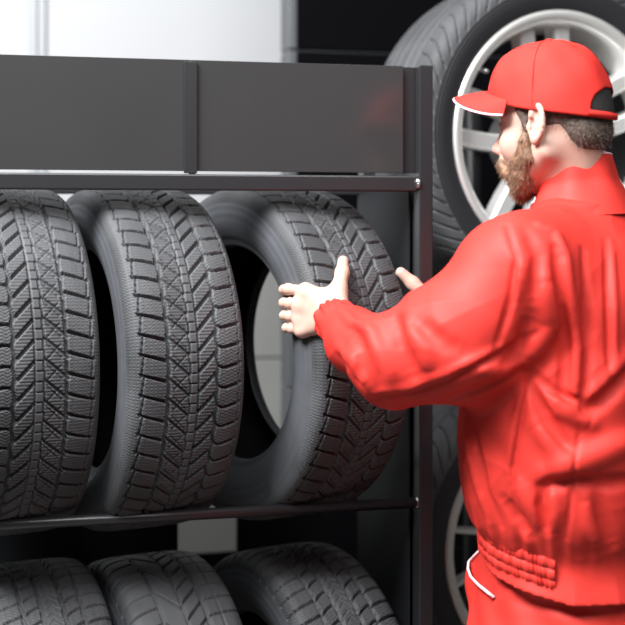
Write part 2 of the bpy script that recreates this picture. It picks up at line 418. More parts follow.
# ------------------------------------------------------------------ wheels
WS = 1.19; NW = np.array((.391, -.920)); WYAW = math.atan2(.391, .920)
def spoke(name, r0, r1, w0, w1, ang0, ang1, d0, d1, thick, m, parent):
    """tapered bar from hub to rim; x = out of the face"""
    n = 14; V = []
    for i in range(n):
        t = i/(n-1); r = r0+(r1-r0)*t; a = ang0+(ang1-ang0)*t; w = (w0+(w1-w0)*t)/2
        x = d0+(d1-d0)*t**1.5; dr = np.array((0, math.cos(a), math.sin(a))); tg = np.array((0, -math.sin(a), math.cos(a)))
        c = dr*r; f = np.array((1., 0, 0))
        for (q, e) in ((-1, -thick), (-1.0, -.006), (-.72, 0), (.72, 0), (1.0, -.006), (1, -thick)):
            V.append(c+tg*w*q+f*(x+e))
    Q = list(grid_quads(n, 6, False, True)); o = mesh_np(name, V, Q, m, parent, smooth=False); return o
def make_wheel(kind, npitch):
    root = empty('alloy_wheel', (0, 0, 0))
    sub = root
    half = [(0, .318), (.05, .3176), (.082, .316), (.098, .312), (.107, .305), (.1125, .295), (.1145, .283)]
    side = [(.1145, .283), (.1155, .273), (.115, .262), (.1125, .25), (.109, .241), (.106, .236), (.104, .230)]
    inner = [(.104, .230), (.09, .226), (0, .226)]
    tire_parts(root, pat_summer, npitch, 20, ns=120, half=half, side=side, inner=inner, scale=WS, depth=.006, names=('tire_tread', 'tire_sidewall'), sm='wheel_side')
    lip = np.array([(.100, .239), (.108, .2405), (.1115, .238), (.112, .233), (.110, .226), (.106, .221), (.100, .2175), (.094, .215), (.085, .2125), (.05, .206), (.035, .204)])*WS
    am = M['alloy'] if kind == 'twin' else M['alloy2']
    rim = lathe('rim', lip, am, root, n=160)
    lathe('barrel', np.array([(.035, .204), (-.04, .198), (-.1, .205), (-.106, .236)])*WS, M['barrel'], root, n=96)
    if kind == 'twin':
        for k in range(5):
            for sg in (-1, 1):
                a = D(97.5+72*k); 
                spoke('spoke', .045*WS, .222*WS, .036, .040, a+sg*D(19), a+sg*D(10), .088, .102, .045, am, root)
    else:
        for k in range(13):
            a = D(170+k*360/13)
            spoke('spoke', .045*WS, .222*WS, .016, .011, a, a, .080, .104, .03, am, root)
    hub = lathe('hub', np.array([(.07, .0001), (.088, .0001), (.090, .034), (.086, .058), (.078, .066), (.02, .068), (-.06, .068), (-.06, .0001)])*WS, am, root, n=64)
    lathe('centre_cap', np.array([(.09, .0001), (.094, .02), (.093, .029), (.089, .031)])*WS, M['barrel'], root, n=48)
    for k in range(5):
        a = D(61+72*k); bm = bmesh.new(); add_tube(bm, (.08, .048*math.cos(a), .048*math.sin(a)), (.098, .048*math.cos(a), .048*math.sin(a)), .009, 6)
        from_bm('lug_bolt', bm, M['chrome'], root)
    a = D(142); bm = bmesh.new(); add_tube(bm, (.07, .208*WS*math.cos(a), .208*WS*math.sin(a)), (.1, .196*WS*math.cos(a), .196*WS*math.sin(a)), .0045, 10)
    from_bm('valve_stem', bm, M['chrome'], root, smooth=True)
    return root
# wheel local +x is the outer face; turn it so that it looks along NW
FACE_YAW = math.atan2(NW[1], NW[0])
DW = 2.90
for kind, px, py, np_, lab in (('twin', 566, 138, 64, 'upper silver twin-spoke alloy wheel with tire behind the man\'s head'),
                               ('thin', 558, 543, 64, 'lower grey thin-spoke alloy wheel behind the man\'s waist')):
    fc = P(px, py, DW); ctr = fc-np.array((*NW, 0))*.11*WS
    w = make_wheel(kind, np_); w.location = ctr; w.rotation_euler = (0, 0, FACE_YAW)
    tag(w, lab, 'wheel')
    if kind == 'twin': W1 = ctr
    else: W2 = ctr
ws = empty('wheel_stand', (0, 0, 0)); pole = np.array((W1[0], W1[1]))-NW*.28
tag(ws, 'dark steel pole stand carrying the two alloy wheels behind the man', 'stand')
bm = bmesh.new(); add_tube(bm, (*pole, .02), (*pole, 1.85), .025, 20); from_bm('pole', bm, M['steel'], ws, smooth=True)
bm = bmesh.new(); bmesh.ops.create_cone(bm, cap_ends=True, segments=40, radius1=.24, radius2=.22, depth=.02, matrix=Matrix.Translation((*pole, .01))); from_bm('base', bm, M['steel'], ws)
for w in (W1, W2):
    bm = bmesh.new(); add_tube(bm, (*pole, w[2]), tuple(np.array(w)-np.array((*NW, 0))*.05), .018, 16); from_bm('arm', bm, M['steel'], ws, smooth=True)

# ------------------------------------------------------------------ setting
def slab(name, p0, p1, thick, z0, z1, m, parent=None):
    p0, p1 = np.array(p0), np.array(p1); d = p1-p0; L = np.linalg.norm(d)
    o = empty(name, (0, 0, 0)) if False else None
    bm = bmesh.new(); mx = Matrix.Translation((p0[0], p0[1], 0)) @ Matrix.Rotation(math.atan2(d[1], d[0]), 4, 'Z')
    add_box(bm, (0, 0, z0), (L, thick, z1), mx)
    return from_bm(name, bm, m, parent)
bm = bmesh.new(); add_box(bm, (-3.5, -3.2, -.05), (4.5, 6.5, 0)); tag(from_bm('floor', bm, M['floor']), kind='structure')
def bw(u, v): return np.array((-.068, 3.68))+u*U+v*VV        # dark wall frame
B0 = bw(-3.2, .8); B1 = bw(4.0, .8)
tag(slab('wall_back', B0, B1, .12, 0, 3.2, M['white']), kind='structure')
dado = None
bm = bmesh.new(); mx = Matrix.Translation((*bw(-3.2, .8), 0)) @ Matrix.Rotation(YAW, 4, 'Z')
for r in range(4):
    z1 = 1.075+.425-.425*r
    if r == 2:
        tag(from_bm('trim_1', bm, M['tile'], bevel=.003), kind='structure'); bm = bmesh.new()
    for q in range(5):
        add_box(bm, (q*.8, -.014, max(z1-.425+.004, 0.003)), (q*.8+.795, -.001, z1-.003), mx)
tag(from_bm('trim_4', bm, M['tile_shaded'], bevel=.003), kind='structure')  # bottom tile rows, shade painted in as a darker grey
def bwpx(px, v):                                          # point of a wall plane seen in image column px
    o = bw(0, v); k = (px-CX)/F_PX
    s = (k*o[1]-o[0])/(U[0]-k*U[1]); return s
s0 = bwpx(33, .8)
bm = bmesh.new(); mx2 = Matrix.Translation((*bw(s0, .8), 0)) @ Matrix.Rotation(YAW, 4, 'Z')
add_box(bm, (-.012, -.035, 1.5), (.012, -.0005, 3.2), mx2); add_box(bm, (.013, -.022, 1.5), (.04, -.0005, 3.2), mx2)
tag(from_bm('trim_2', bm, M['frame'], bevel=.003), kind='structure')
bm = bmesh.new(); mx3 = Matrix.Translation((*bw(0, 0), 0)) @ Matrix.Rotation(YAW, 4, 'Z')
for r in range(7):
    z0 = r*.48+.115
    add_box(bm, (.026, 0, max(z0, .0)), (3.2, .1, z0+.474), mx3)
tag(from_bm('wall_right', bm, M['black'], bevel=.003), kind='structure')
bm = bmesh.new()
for r in range(7):
    z0 = r*.48+.115; add_box(bm, (0, .0, z0), (.0255, .105, z0+.474), mx3)
add_box(bm, (.003, .01, 0), (3.2, .098, 3.2), mx3)
tag(from_bm('trim_3', bm, M['edge'], bevel=.004), kind='structure')

# added dark board behind the rack so gaps there read black, with a notch
bm = bmesh.new(); mx4 = Matrix.Translation((POST[0], POST[1], 0)) @ Matrix.Rotation(YAW, 4, 'Z')
for (ua, ub, z1) in ((-RL-.05, -.3458, 1.0), (-.3456, -.212, .808), (-.2118, -.02, .90)):
    add_box(bm, (ua, .60, 0), (ub, .62, z1), mx4)
tag(from_bm('trim_5', bm, M['matte']), kind='structure')

# ------------------------------------------------------------------ the man
TF = np.array((-.82, .572)); TL = np.array((-.572, -.82))     # torso: forward, left
HF = D(180-33); pit = D(-3)
Rh = np.array(Matrix.Rotation(HF, 3, 'Z') @ Matrix.Rotation(-pit, 3, 'Y'))
HO = P(554, 123, 2.03)
HS = .91
def H(x, y, z): return HO+HS*(Rh@np.array((x, y, z)))
a3 = np.array((math.cos(Y3), math.sin(Y3))); f3 = np.array((math.sin(Y3), -math.cos(Y3)))
def T3(w, q, z): p = C3+w*a3+q*f3; return np.array((*p, z))

NECK = np.array((.412, 2.035, 1.56))
SHL, ELL_, WRL = P(522, 282, 1.90), P(394, 362, 1.93), T3(-.082, .345, 1.383)
SHR = np.array((.515, 2.17, 1.47)); ELR = np.array((.42, 2.27, 1.25)); WRR = T3(.135, .36, 1.375)
FML = P(356, 343, 2.05)

def hand(fd_, wrist, mcps, fingers, thumb, k=.007):
    for m in mcps:
        fd_.cone(wrist, m, .019, .0125, .012)
    for i in range(3): fd_.cone(mcps[i], mcps[i+1], .0125, .0125, .01)
    for m, ch, r in fingers:
        rad = [r*1.08, r, r*.92, r*.78][:len(ch)+1]
        fd_.chain([m]+ch, rad, .004)
        fd_.ell(ch[0], (r*1.06,)*3, None, .004)
    fd_.chain(thumb, [.018, .0138, .0115, .0096], .008)

body = Field((-.08, 1.80, .93), (.72, 2.47, 1.86), .0024)
# head
body.sc = HS; e = body.ell
e(H(-.006, 0, .036), (.093, .074, .086), Rh, .01)
e(H(.030, 0, -.030), (.062, .056, .080), Rh, .03)
for sg in (1, -1):
    body.cone(H(-.004, sg*.052, -.05), H(.052, sg*.022, -.094), .020, .018, .025)
    e(H(.058, sg*.036, -.034), (.026, .022, .026), Rh, .02)
    body.cone(H(.081, sg*.012, .016), H(.068, sg*.046, .014), .0095, .009, .012)
body.cone(H(.061, -.01, -.098), H(.061, .01, -.098), .019, .019, .02)
body.cone(H(.082, 0, .018), H(.087, 0, -.004), .010, .0075, .012)
body.cone(H(.086, 0, -.002), H(.108, 0, -.036), .0072, .0098, .008)
for sg in (1, -1):
    e(H(.097, sg*.0115, -.040), (.011, .0065, .0075), Rh, .006)
    e(H(.089, sg*.033, -.004), (.014, .017, .0105), Rh, .012, True)
    e(H(.073, sg*.032, -.004), (.0135, .0135, .0125), Rh, .003)
    body.cone(H(.083, sg*.019, .004), H(.081, sg*.042, .002), .0032, .0030, .005)
    e(H(.1045, sg*.0062, -.0465), (.004, .0028, .0025), Rh, .002, True)
e(H(.089, 0, -.060), (.013, .022, .013), Rh, .012)
e(H(.096, 0, -.0645), (.0065, .019, .0048), Rh, .004); e(H(.0945, 0, -.0725), (.0075, .017, .0055), Rh, .004)
body.cone(H(.101, -.018, -.0687), H(.101, .018, -.0687), .0016, .0016, .003, True)
# ears
for sg in (1, -1):
    th = np.linspace(-.35, PI*1.42, 16); pts = []
    for t in th:
        pts.append(H(-.001-.016*math.sin(t-.35)*1.0, sg*(.074+.013*max(0, math.sin(t-.35))+.002), -.002+.029*math.cos(t-.35)))
    e(H(.001, sg*.075, -.006), (.0145, .0065, .026), Rh, .005)
    body.chain(pts, [.0042]*16, .003)
    e(H(-.001, sg*.079, .010), (.0125, .0055, .0125), Rh, .006)
    e(H(.004, sg*.077, -.033), (.0080, .0055, .0085), Rh, .006)
    e(H(.007, sg*.080, -.008), (.0060, .007, .012), Rh, .004, True)
    e(H(-.002, sg*.083, .004), (.0065, .0045, .012), Rh, .004, True)
    e(H(.014, sg*.076, -.011), (.0045, .005, .006), Rh, .004)
# neck, trunk, arms
body.sc = 1.0
body.cone(H(-.038, 0, -.03), NECK+np.array((.002, 0, .02)), .045, .044, .03)
body.cone(NECK+np.array((.002, 0, .02)), NECK+np.array((.01, 0, -.06)), .044, .065, .03)
body.loft([(1.53, .425, 2.035, .06, .10), (1.46, .43, 2.04, .10, .16), (1.3, .43, 2.045, .115, .17), (1.1, .435, 2.05, .105, .15), (.95, .44, 2.05, .11, .16)], TF, TL, .03, 2.2)
body.chain([SHL, ELL_, FML, WRL], [.05, .042, .036, .026], .02)
body.chain([SHR, ELR, WRR], [.05, .042, .026], .02)
zi, zm, zr, zp = 1.4285, 1.405, 1.383, 1.362
mc = [T3(-.112, .274, zi), T3(-.115, .266, zm), T3(-.115, .264, zr), T3(-.114, .268, zp)]
hand(body, WRL, mc,
     [(mc[0], [T3(-.113, .224, zi+.001), T3(-.109, .204, zi-.001), T3(-.100, .188, zi-.002)], .0092),
      (mc[1], [T3(-.114, .232, zm), T3(-.113, .210, zm), T3(-.101, .200, zm)], .0094),
      (mc[2], [T3(-.114, .232, zr), T3(-.113, .211, zr), T3(-.101, .201, zr)], .0090),
      (mc[3], [T3(-.114, .238, zp), T3(-.114, .219, zp), T3(-.103, .209, zp)], .0083)],
     [T3(-.080, .326, 1.404), T3(-.068, .311, 1.433), T3(-.046, .291, 1.459), T3(-.032, .2745, 1.4785)])
mr = [T3(.128, .285, 1.40), T3(.128, .283, 1.378), T3(.128, .284, 1.356), T3(.127, .288, 1.337)]
body.cone(mc[0]+np.array((.006, 0, -.006)), T3(-.070, .308, 1.421), .0125, .014, .012); body.cone(mc[1], T3(-.076, .318, 1.402), .013, .016, .012)
hand(body, WRR, mr,
     [(mr[i], [T3(.120, .240, z), T3(.117, .217, z-.001), T3(.113, .197, z-.002)], .009) for i, z in enumerate((1.401, 1.378, 1.355, 1.335))],
     [T3(.134, .325, 1.388), T3(.131, .306, 1.412), T3(.115, .287, 1.436), T3(.0975, .2745, 1.4555)])
man = body.mesh('person', M['skin'])
tag(man, 'man in red work jacket and red cap gripping a tire with both hands', 'person')
co = np.empty(len(man.data.vertices)*3, np.float32); man.data.vertices.foreach_get('co', co); co = co.reshape(-1, 3)
col = np.tile(np.array((.49, .315, .255), np.float32), (len(co), 1))
def tint(c, r, rgb, amt):
    w = (np.clip(1-np.linalg.norm(co-c, axis=1)/r, 0, 1)**.7*amt)[:, None]; col[:] = col*(1-w)+np.array(rgb, np.float32)*w
tint(H(.1, 0, -.068), .018, (.62, .30, .27), .7); tint(H(.108, 0, -.036), .022, (.80, .45, .39), .6)
for sg in (1, -1):
    tint(H(.073, sg*.032, -.004), .0001, (.8, .8, .8), 0)
    dist = np.linalg.norm(co-H(.073, sg*.032, -.004), axis=1)
    on = (dist < .0152) & (np.linalg.norm(co-H(.0865, sg*.033, -.004), axis=1) < .009)
    col[on] = (.75, .73, .70)
    iris = on & (np.linalg.norm(co-H(.0865, sg*.032, -.006), axis=1) < .0055); col[iris] = (.06, .04, .03)
    tint(H(-.002, sg*.085, .005), .03, (.84, .5, .42), .35)
for p in mc: tint(p+np.array((-.004, -.008, 0)), .012, (.78, .42, .36), .5)
for p in (T3(.131, .318, 1.414),): tint(p, .004, (.6, .15, .12), .9)
at = man.data.color_attributes.new('tint', 'FLOAT_COLOR', 'POINT')
at.data.foreach_set('color', np.concatenate([col, np.ones((len(col), 1), np.float32)], 1).ravel())

# hair and beard: shells over the head with tapering strands
def strands(name, roots, dirs, length, width, material, parent):
    n = len(roots); V = []; Q = []
    side = np.cross(dirs, RNG.normal(size=(n, 3))); side /= np.linalg.norm(side, axis=1)[:, None]
    bend = RNG.normal(size=(n, 3))*.18
    for k, (t, ww) in enumerate(((0, 1), (.5, .8), (1, .15))):
        c = roots+(dirs*t+bend*t*t)*length[:, None]
        V.append(c-side*width*ww); V.append(c+side*width*ww)
    V = np.stack(V, 1).reshape(-1, 3); b = np.arange(n)*6
    Q = np.concatenate([np.stack([b, b+1, b+3, b+2], 1), np.stack([b+2, b+3, b+5, b+4], 1)])
    return V, Q
def hairy(name, fld, material, parent, flow, keep, count, ln, wd):
    V, Q = surface_nets(fld.d, fld.lo, fld.h)
    c = V[Q].mean(1); nrm = np.cross(V[Q[:, 1]]-V[Q[:, 0]], V[Q[:, 3]]-V[Q[:, 0]]); nrm /= np.linalg.norm(nrm, axis=1)[:, None]+1e-9
    idx = np.flatnonzero(keep(c)); idx = RNG.choice(idx, count)
    d = flow(c[idx])+nrm[idx]*.45+RNG.normal(size=(count, 3))*.14; d /= np.linalg.norm(d, axis=1)[:, None]
    SV, SQ = strands(name, c[idx]-nrm[idx]*.001, d, ln*RNG.uniform(.6, 1.2, count), wd, material, parent)
    return mesh_np(name, np.concatenate([V, SV]), np.concatenate([Q, SQ+len(V)]), material, parent)
hr = Field(HO-.15, HO+.17, .002); hr.sc = HS
hr.ell(H(-.008, 0, .036), (.0945, .0760, .087), Rh, .004)
hr.ell(H(-.055, 0, -.02), (.045, .055, .045), Rh, .02)
for sg in (1, -1):
    hr.ell(H(.006, sg*.105, -.010), (.027, .036, .050), Rh, .006, True)    # around the ear
    hr.cone(H(.03, sg*.064, .026), H(.022, sg*.0655, -.012), .010, .006, .006)
hr.ell(H(.10, 0, -.005), (.062, .13, .075), Rh, .01, True)
hr.ell(H(.07, 0, -.10), (.085, .12, .10), Rh, .01, True)
hr.ell(H(-.05, 0, -.115), (.09, .10, .062), Rh, .01, True)
dn = Rh@np.array((-.25, 0, -1.0))
sl, x, y, z = hr.box(hr.lo, hr.lo+hr.h*hr.n); zl = ((x-HO[0])*Rh[0, 2]+(y-HO[1])*Rh[1, 2]+(z-HO[2])*Rh[2, 2])/HS
xl = ((x-HO[0])*Rh[0, 0]+(y-HO[1])*Rh[1, 0]+(z-HO[2])*Rh[2, 0])/HS
hr.d[sl] = np.maximum(hr.d[sl], (zl-.018-.2*xl)*HS).astype(np.float32)
hairy('hair', hr, M['hair'], man, lambda c: np.tile(dn, (len(c), 1)), lambda c: ((c-HO)@Rh)[:, 2] < .01, 2600, .008, .0003)
bd = Field(HO-np.array((.15, .15, .16)), HO+np.array((.14, .14, .06)), .002); bd.sc = HS
for sg in (1, -1):
    bd.chain([H(.024, sg*.064, .0), H(.026, sg*.062, -.03), H(.024, sg*.056, -.058), H(.046, sg*.036, -.088), H(.062, sg*.012, -.106)], [.004, .0065, .0125, .017, .018], .014)
    bd.chain([H(.030, sg*.060, -.035), H(.048, sg*.046, -.062), H(.070, sg*.026, -.083)], [.006, .011, .011], .014)
    bd.chain([H(.099, sg*.004, -.0555), H(.091, sg*.021, -.064), H(.078, sg*.031, -.083)], [.0062, .0065, .009], .008)
    bd.cone(H(.05, sg*.030, -.10), H(.03, sg*.03, -.088), .014, .012, .014)
bd.cone(H(.074, 0, -.09), H(.063, 0, -.114), .0125, .016, .014)
fw = Rh@np.array((.25, 0, -1.0))
hairy('beard', bd, M['beard'], man, lambda c: np.tile(fw, (len(c), 1)), lambda c: np.ones(len(c), bool), 7000, .009, .00028)
eb = Field(HO-np.array((.15, .15, .05)), HO+np.array((.14, .14, .06)), .0015); eb.sc = HS
for sg in (1, -1): 
    eb.chain([H(.0895, sg*.012, .0155), H(.084, sg*.032, .020), H(.072, sg*.05, .015)], [.0035, .004, .002], .004)
eb.mesh('eyebrows', M['hair'], man)

# cap
NT, NPH = 288, 72
def zed(th): return .017+.022*np.cos(th)+.020*np.maximum(np.cos(th), 0)**2
def dome(th, ph, off=0.0):
    """th: 0 = front; ph: 0 at the edge .. 1 on top"""
    a = ph*PI/2; ce, se = np.cos(a)**.78, np.sin(a)**.92
    A = np.where(np.cos(th) > 0, .112, .1095)+off; B = .084+off
    x = .002+A*np.cos(th)*ce; y = B*np.sin(th)*ce
    zb = zed(th); z = zb+(.141+off-zb)*se
    seam = .0008*np.exp(-(fd(th/(PI/3)+.5*0)*(PI/3)/.035)**2)*np.cos(a)
    return np.stack([x*(1+seam*8*0)-0, y, z+0*x], -1)
th = np.arange(NT)*2*PI/NT; ph = np.linspace(0, 1, NPH)
TH, PH = np.meshgrid(th, ph, indexing='ij')
capL = dome(TH, PH); wr = .0011*np.sin(TH*9+PH*7)*np.cos(PH*PI/2)*np.clip(PH*3, 0, 1)+.0008*np.sin(TH*5-PH*13)
nrm_ = capL-np.array((0, 0, .02)); nrm_ /= np.linalg.norm(nrm_, axis=-1)[..., None]; capL = capL+nrm_*wr[..., None]
Q = grid_quads(NT, NPH, True, False)
cen = capL.reshape(-1, 3)[Q].mean(1); thc = TH.reshape(-1)[Q[:, 0]]; zc = cen[:, 2]-zed(thc)
dth = np.abs(((thc-PI+PI) % (2*PI))-PI)
hole = (dth < D(37)) & (zc > .010) & (zc < .010+.046*np.sqrt(np.clip(1-(dth/D(37))**2, 0, 1)))
capV = np.array([HO+HS*Rh@p for p in capL.reshape(-1, 3)])
cap = mesh_np('cap', capV, Q[~hole], M['redcap'], man)
tag(cap, 'red baseball cap')
md = cap.modifiers.new('thick', 'SOLIDIFY'); md.thickness = .0022; md.offset = -1
inn = dome(TH, PH, -.0030); inV = np.array([HO+HS*Rh@p for p in inn.reshape(-1, 3)])
near = (dth < D(52)) & (zc > .004) & (zc < .07)
o = mesh_np('back_mesh', inV, Q[near], M['mesh'], cap); tag(o, 'black mesh in the back opening of the cap')
# strap buckle, button, seams
bm = bmesh.new(); bmesh.ops.create_uvsphere(bm, u_segments=16, v_segments=10, radius=1, matrix=Matrix.Translation(H(.002, 0, .1415)) @ Matrix.Rotation(HF, 4, 'Z') @ Matrix.Diagonal((.007, .007, .004, 1)))
from_bm('button', bm, M['redcap'], cap, smooth=True)
for k in range(6):
    t = PI/6+k*PI/3; pts = [HO+HS*Rh@(dome(np.array(t), np.array(p), .0004)) for p in np.linspace(.02, .985, 22)]
    if abs(((t-PI+PI) % (2*PI))-PI) < D(200) and abs(t-PI) < D(38): pts = pts[14:]
    path_tube('seam', pts, .0009, M['redcap'], cap, 6)
pts = [HO+HS*Rh@(dome(np.array(t), np.array(.045), .0012)) for t in np.linspace(PI-D(34), PI+D(34), 24)]
sV = []
for t in np.linspace(PI-D(40), PI+D(40), 24):
    for q, o_ in ((.004, .0022), (.038, .0018), (.038, -.001), (.004, -.001)): sV.append(HO+HS*Rh@dome(np.array(t), np.array(q), o_))
mesh_np('strap', sV, grid_quads(24, 4, False, True), M['redcap'], cap)
# brim
NB, NWd = 41, 12; bt, bb_ = [], []
def brim(v, w):
    t = v*D(64); b = dome(np.array(t), np.array(.02), .0005)
    ext = .064*math.sqrt(max(0, 1-v**4*.985))
    dirv = np.array((1.0, .22*v, 0)); dirv /= np.linalg.norm(dirv)
    p = b+dirv*ext*w
    p[2] += .005-.020*v*v*w-.004*w*w
    return p
tv = np.linspace(-1, 1, NB); top = np.array([[brim(v, w) for w in np.linspace(0, 1, NWd)] for v in tv])
bot = top-np.array((0, 0, .0032)); ring = np.concatenate([top, bot[:, ::-1]], 1)
bV = np.array([HO+HS*Rh@p for p in ring.reshape(-1, 3)])
mesh_np('brim', bV, grid_quads(NB, 2*NWd, False, True), M['redcap'], cap)
path_tube('piping', [HO+HS*Rh@(brim(v, 1.0)+np.array((.0008, 0, -.0022))) for v in np.linspace(-1, 1, 60)], .0018, M['piping'], cap)

# jacket
JH = .0026
jk = Field((-.04, 1.70, .97), (.80, 2.46, 1.66), JH)
jk.loft([(1.562, .420, 2.035, .060, .066), (1.535, .422, 2.035, .083, .108), (1.495, .426, 2.035, .112, .165), (1.45, .43, 2.04, .140, .205),
         (1.36, .43, 2.04, .155, .222), (1.25, .424, 2.045, .168, .232), (1.14, .430, 2.05, .170, .235), (1.095, .436, 2.05, .160, .228), (1.055, .44, 2.05, .146, .212), (1.00, .44, 2.05, .158, .224)], TF, TL, .02, 2.3)
LA = [P(520, 284, 1.905), P(457, 340, 1.90), P(396, 360, 1.93), P(357, 342, 2.05), P(338, 321, 2.145)]
jk.chain(LA, [.092, .088, .064, .044, .039], .035)
jk.cone(P(552, 244, 1.96), P(520, 268, 1.90), .055, .075, .05)
jk.cone((.428, 2.032, 1.49), (.416, 2.036, 1.588), .10, .062, .04)
RA = [SHR, (SHR+ELR)/2+np.array((0, .01, 0)), ELR, WRR+np.array((.02, -.01, -.005))]
jk.chain(RA, [.085, .075, .06, .038], .03)
# folds and creases laid over the cloth
jk.normalise()
FOLDS = [   # path over the cloth, depth (minus = ridge), width
  ([(352, 328), (362, 350), (358, 380)], .008, .010), ([(366, 322), (376, 345), (388, 372), (392, 398)], -.007, .011),
  ([(396, 318), (401, 345), (413, 374)], .008, .011), ([(408, 326), (424, 350), (430, 372)], -.006, .012), ([(418, 322), (446, 345), (462, 350)], .005, .012),
  ([(340, 308), (352, 322), (372, 330)], -.005, .009), ([(335, 345), (352, 360), (368, 385)], -.004, .010),
  ([(372, 399), (410, 393), (450, 379), (500, 355), (545, 328)], .006, .0055), ([(375, 393), (412, 387), (450, 372), (500, 348)], -.004, .008),
  ([(525, 367), (480, 390), (440, 404)], .007, .009), ([(470, 365), (500, 372), (522, 366)], -.006, .012),
  ([(507, 226), (517, 258), (511, 300), (500, 335), (496, 350)], .0045, .0055), ([(512, 240), (521, 268), (515, 305)], -.004, .009),
  ([(540, 224), (556, 231), (566, 255), (572, 300), (577, 350), (576, 392)], -.010, .008),
  ([(556, 248), (561, 300), (566, 345), (562, 395)], .010, .008), ([(584, 250), (587, 300), (589, 350), (583, 410)], .008, .007),
  ([(606, 240), (608, 300), (610, 380)], .005, .006), ([(612, 240), (614, 300), (616, 380)], -.003, .006),
  ([(526, 230), (538, 255), (534, 300)], .006, .009), ([(546, 280), (552, 325), (528, 362)], -.010, .014), ([(530, 315), (520, 345), (505, 362)], .006, .012),
  ([(527, 369), (550, 390), (580, 404)], .007, .008), ([(527, 373), (548, 420), (568, 450)], .009, .010),
  ([(533, 374), (560, 408), (592, 424)], -.009, .013), ([(536, 425), (560, 458), (575, 478)], -.006, .012),
  ([(530, 375), (521, 420), (513, 470), (517, 520)], .004, .004), ([(524, 382), (516, 420), (508, 470)], -.003, .007),
  ([(470, 412), (478, 450), (486, 490), (500, 525)], .005, .006), ([(464, 420), (470, 455), (478, 490), (490, 522)], -.004, .009),
  ([(545, 488), (541, 505), (547, 532)], .010, .008), ([(552, 490), (556, 510), (552, 532)], -.007, .010),
  ([(541, 487), (570, 479), (605, 484), (640, 480)], .011, .010), ([(545, 473), (585, 460), (640, 438)], -.012, .017),
  ([(580, 414), (602, 400), (632, 368)], .011, .012), ([(580, 404), (600, 388), (628, 355)], -.005, .012),
  ([(581, 425), (576, 455), (571, 500), (566, 538)], .0035, .004), ([(516, 480), (530, 505), (546, 530)], -.008, .014),
  ([(505, 500), (520, 520), (528, 535)], .007, .010), ([(597, 488), (604, 520), (613, 545)], .006, .009), ([(585, 500), (590, 525), (596, 545)], -.005, .010),
]
for f in FOLDS: jk.line(f[0], f[1]*2.1, f[2]*.88)
sl, x, y, z = jk.box(jk.lo, jk.lo+jk.h*jk.n); wk = 0
for (kx, ky, kz, p0, am) in ((24, 20, 36, .3, .0012), (-33, 14, 30, 1.7, .0010), (10, -42, 36, 2.9, .0009)):
    q = np.sin(x*kx+y*ky+z*kz+p0+1.6*np.sin(x*17-z*13+p0)+1.2*np.sin(y*15+z*19+2*p0))
    wk = wk+am*(1-2*np.sqrt(np.abs(q)+.04))*np.clip(np.sin(x*11+z*9+p0)*np.sin(y*10-z*12+2*p0)*2.2, -.15, 1)
jk.d[sl] += (-wk).astype(np.float32); del wk, q
# gathers above the elastic at waist and cuff, soft cloth waviness everywhere
sl, x, y, z = jk.box(jk.lo, jk.lo+jk.h*jk.n)
ang = np.arctan2((x-.44)*TL[0]+(y-2.05)*TL[1], (x-.44)*TF[0]+(y-2.05)*TF[1])
waist = np.exp(-((z-1.085)/.028)**2)*(1/(1+np.exp(-(1.75-np.abs(ang-.2))*9)))
amp = .0024*waist*(np.sin(ang*43)+.6*np.sin(ang*71+1))
amp += .0022*(np.sin(x*41+z*33+1.3*np.sin(y*29))*np.sin(y*37-z*27+1.1*np.sin(x*31)))
jk.d[sl] += amp.astype(np.float32); del amp, waist, ang
hem = 1.012+.024*np.clip(((x-.44)*TF[0]+(y-2.05)*TF[1])/.15, -.4, 1.1)
jk.d[sl] = np.where(z < 1.12, np.maximum(jk.d[sl], (hem-z)), jk.d[sl]).astype(np.float32)
WPT = np.array(LA[-1]); ax = WPT-np.array(LA[-2]); ax /= np.linalg.norm(ax)
u1 = np.cross(ax, (0, 0, 1)); u1 /= np.linalg.norm(u1); u2 = np.cross(ax, u1)
sl, x, y, z = jk.box(WPT-.08, WPT+.08)
q1 = (x-WPT[0])*u1[0]+(y-WPT[1])*u1[1]+(z-WPT[2])*u1[2]; q2 = (x-WPT[0])*u2[0]+(y-WPT[1])*u2[1]+(z-WPT[2])*u2[2]; qa = (x-WPT[0])*ax[0]+(y-WPT[1])*ax[1]+(z-WPT[2])*ax[2]
an = np.arctan2(q2, q1)
cut = np.maximum(jk.d[sl], qa-.020-.002*np.sin(an*9))
cut = cut+(.0030*np.exp(-((qa-.002)/.022)**2)*np.sin(an*13+2*np.sin(an*3))+.006*np.exp(-((qa-.004)/.005)**2)*.7).astype(np.float32)
jk.d[sl] = cut.astype(np.float32)
jacket = jk.mesh('jacket', M['red'], man); tag(jacket, 'red work jacket')
# collar
def ring(c, ra, rb, z_f, z_b, n=64):
    out = []
    for k in range(n):
        t = 2*PI*k/n; f, l = math.cos(t), math.sin(t)
        p = np.array(c)+TF*ra*f+TL*rb*l; out.append((p[0], p[1], z_f+(z_b-z_f)*((1-f)/2)**.4))
    return np.array(out)
r0 = ring((.420, 2.037), .088, .092, 1.530, 1.560); r1 = ring((.414, 2.037), .064, .064, 1.572, 1.615); r2 = ring((.410, 2.036), .0575, .0575, 1.594, 1.652)
r3 = ring((.410, 2.036), .0545, .0545, 1.594, 1.652); r4 = ring((.413, 2.037), .057, .057, 1.56, 1.585)
for rr, am in ((r1, .0022), (r2, .0012)):
    for k in range(64):
        t = 2*PI*k/64; rr[k, :2] += (TF*math.cos(t)+TL*math.sin(t))*am*math.sin(7*t+1)
rows = []
for A, B, n in ((r0, r1, 6), (r1, r2, 6), (r2, r3, 2), (r3, r4, 4)):
    for i in range(n): rows.append(A+(B-A)*i/n)
rows.append(r4); rows = np.array(rows)
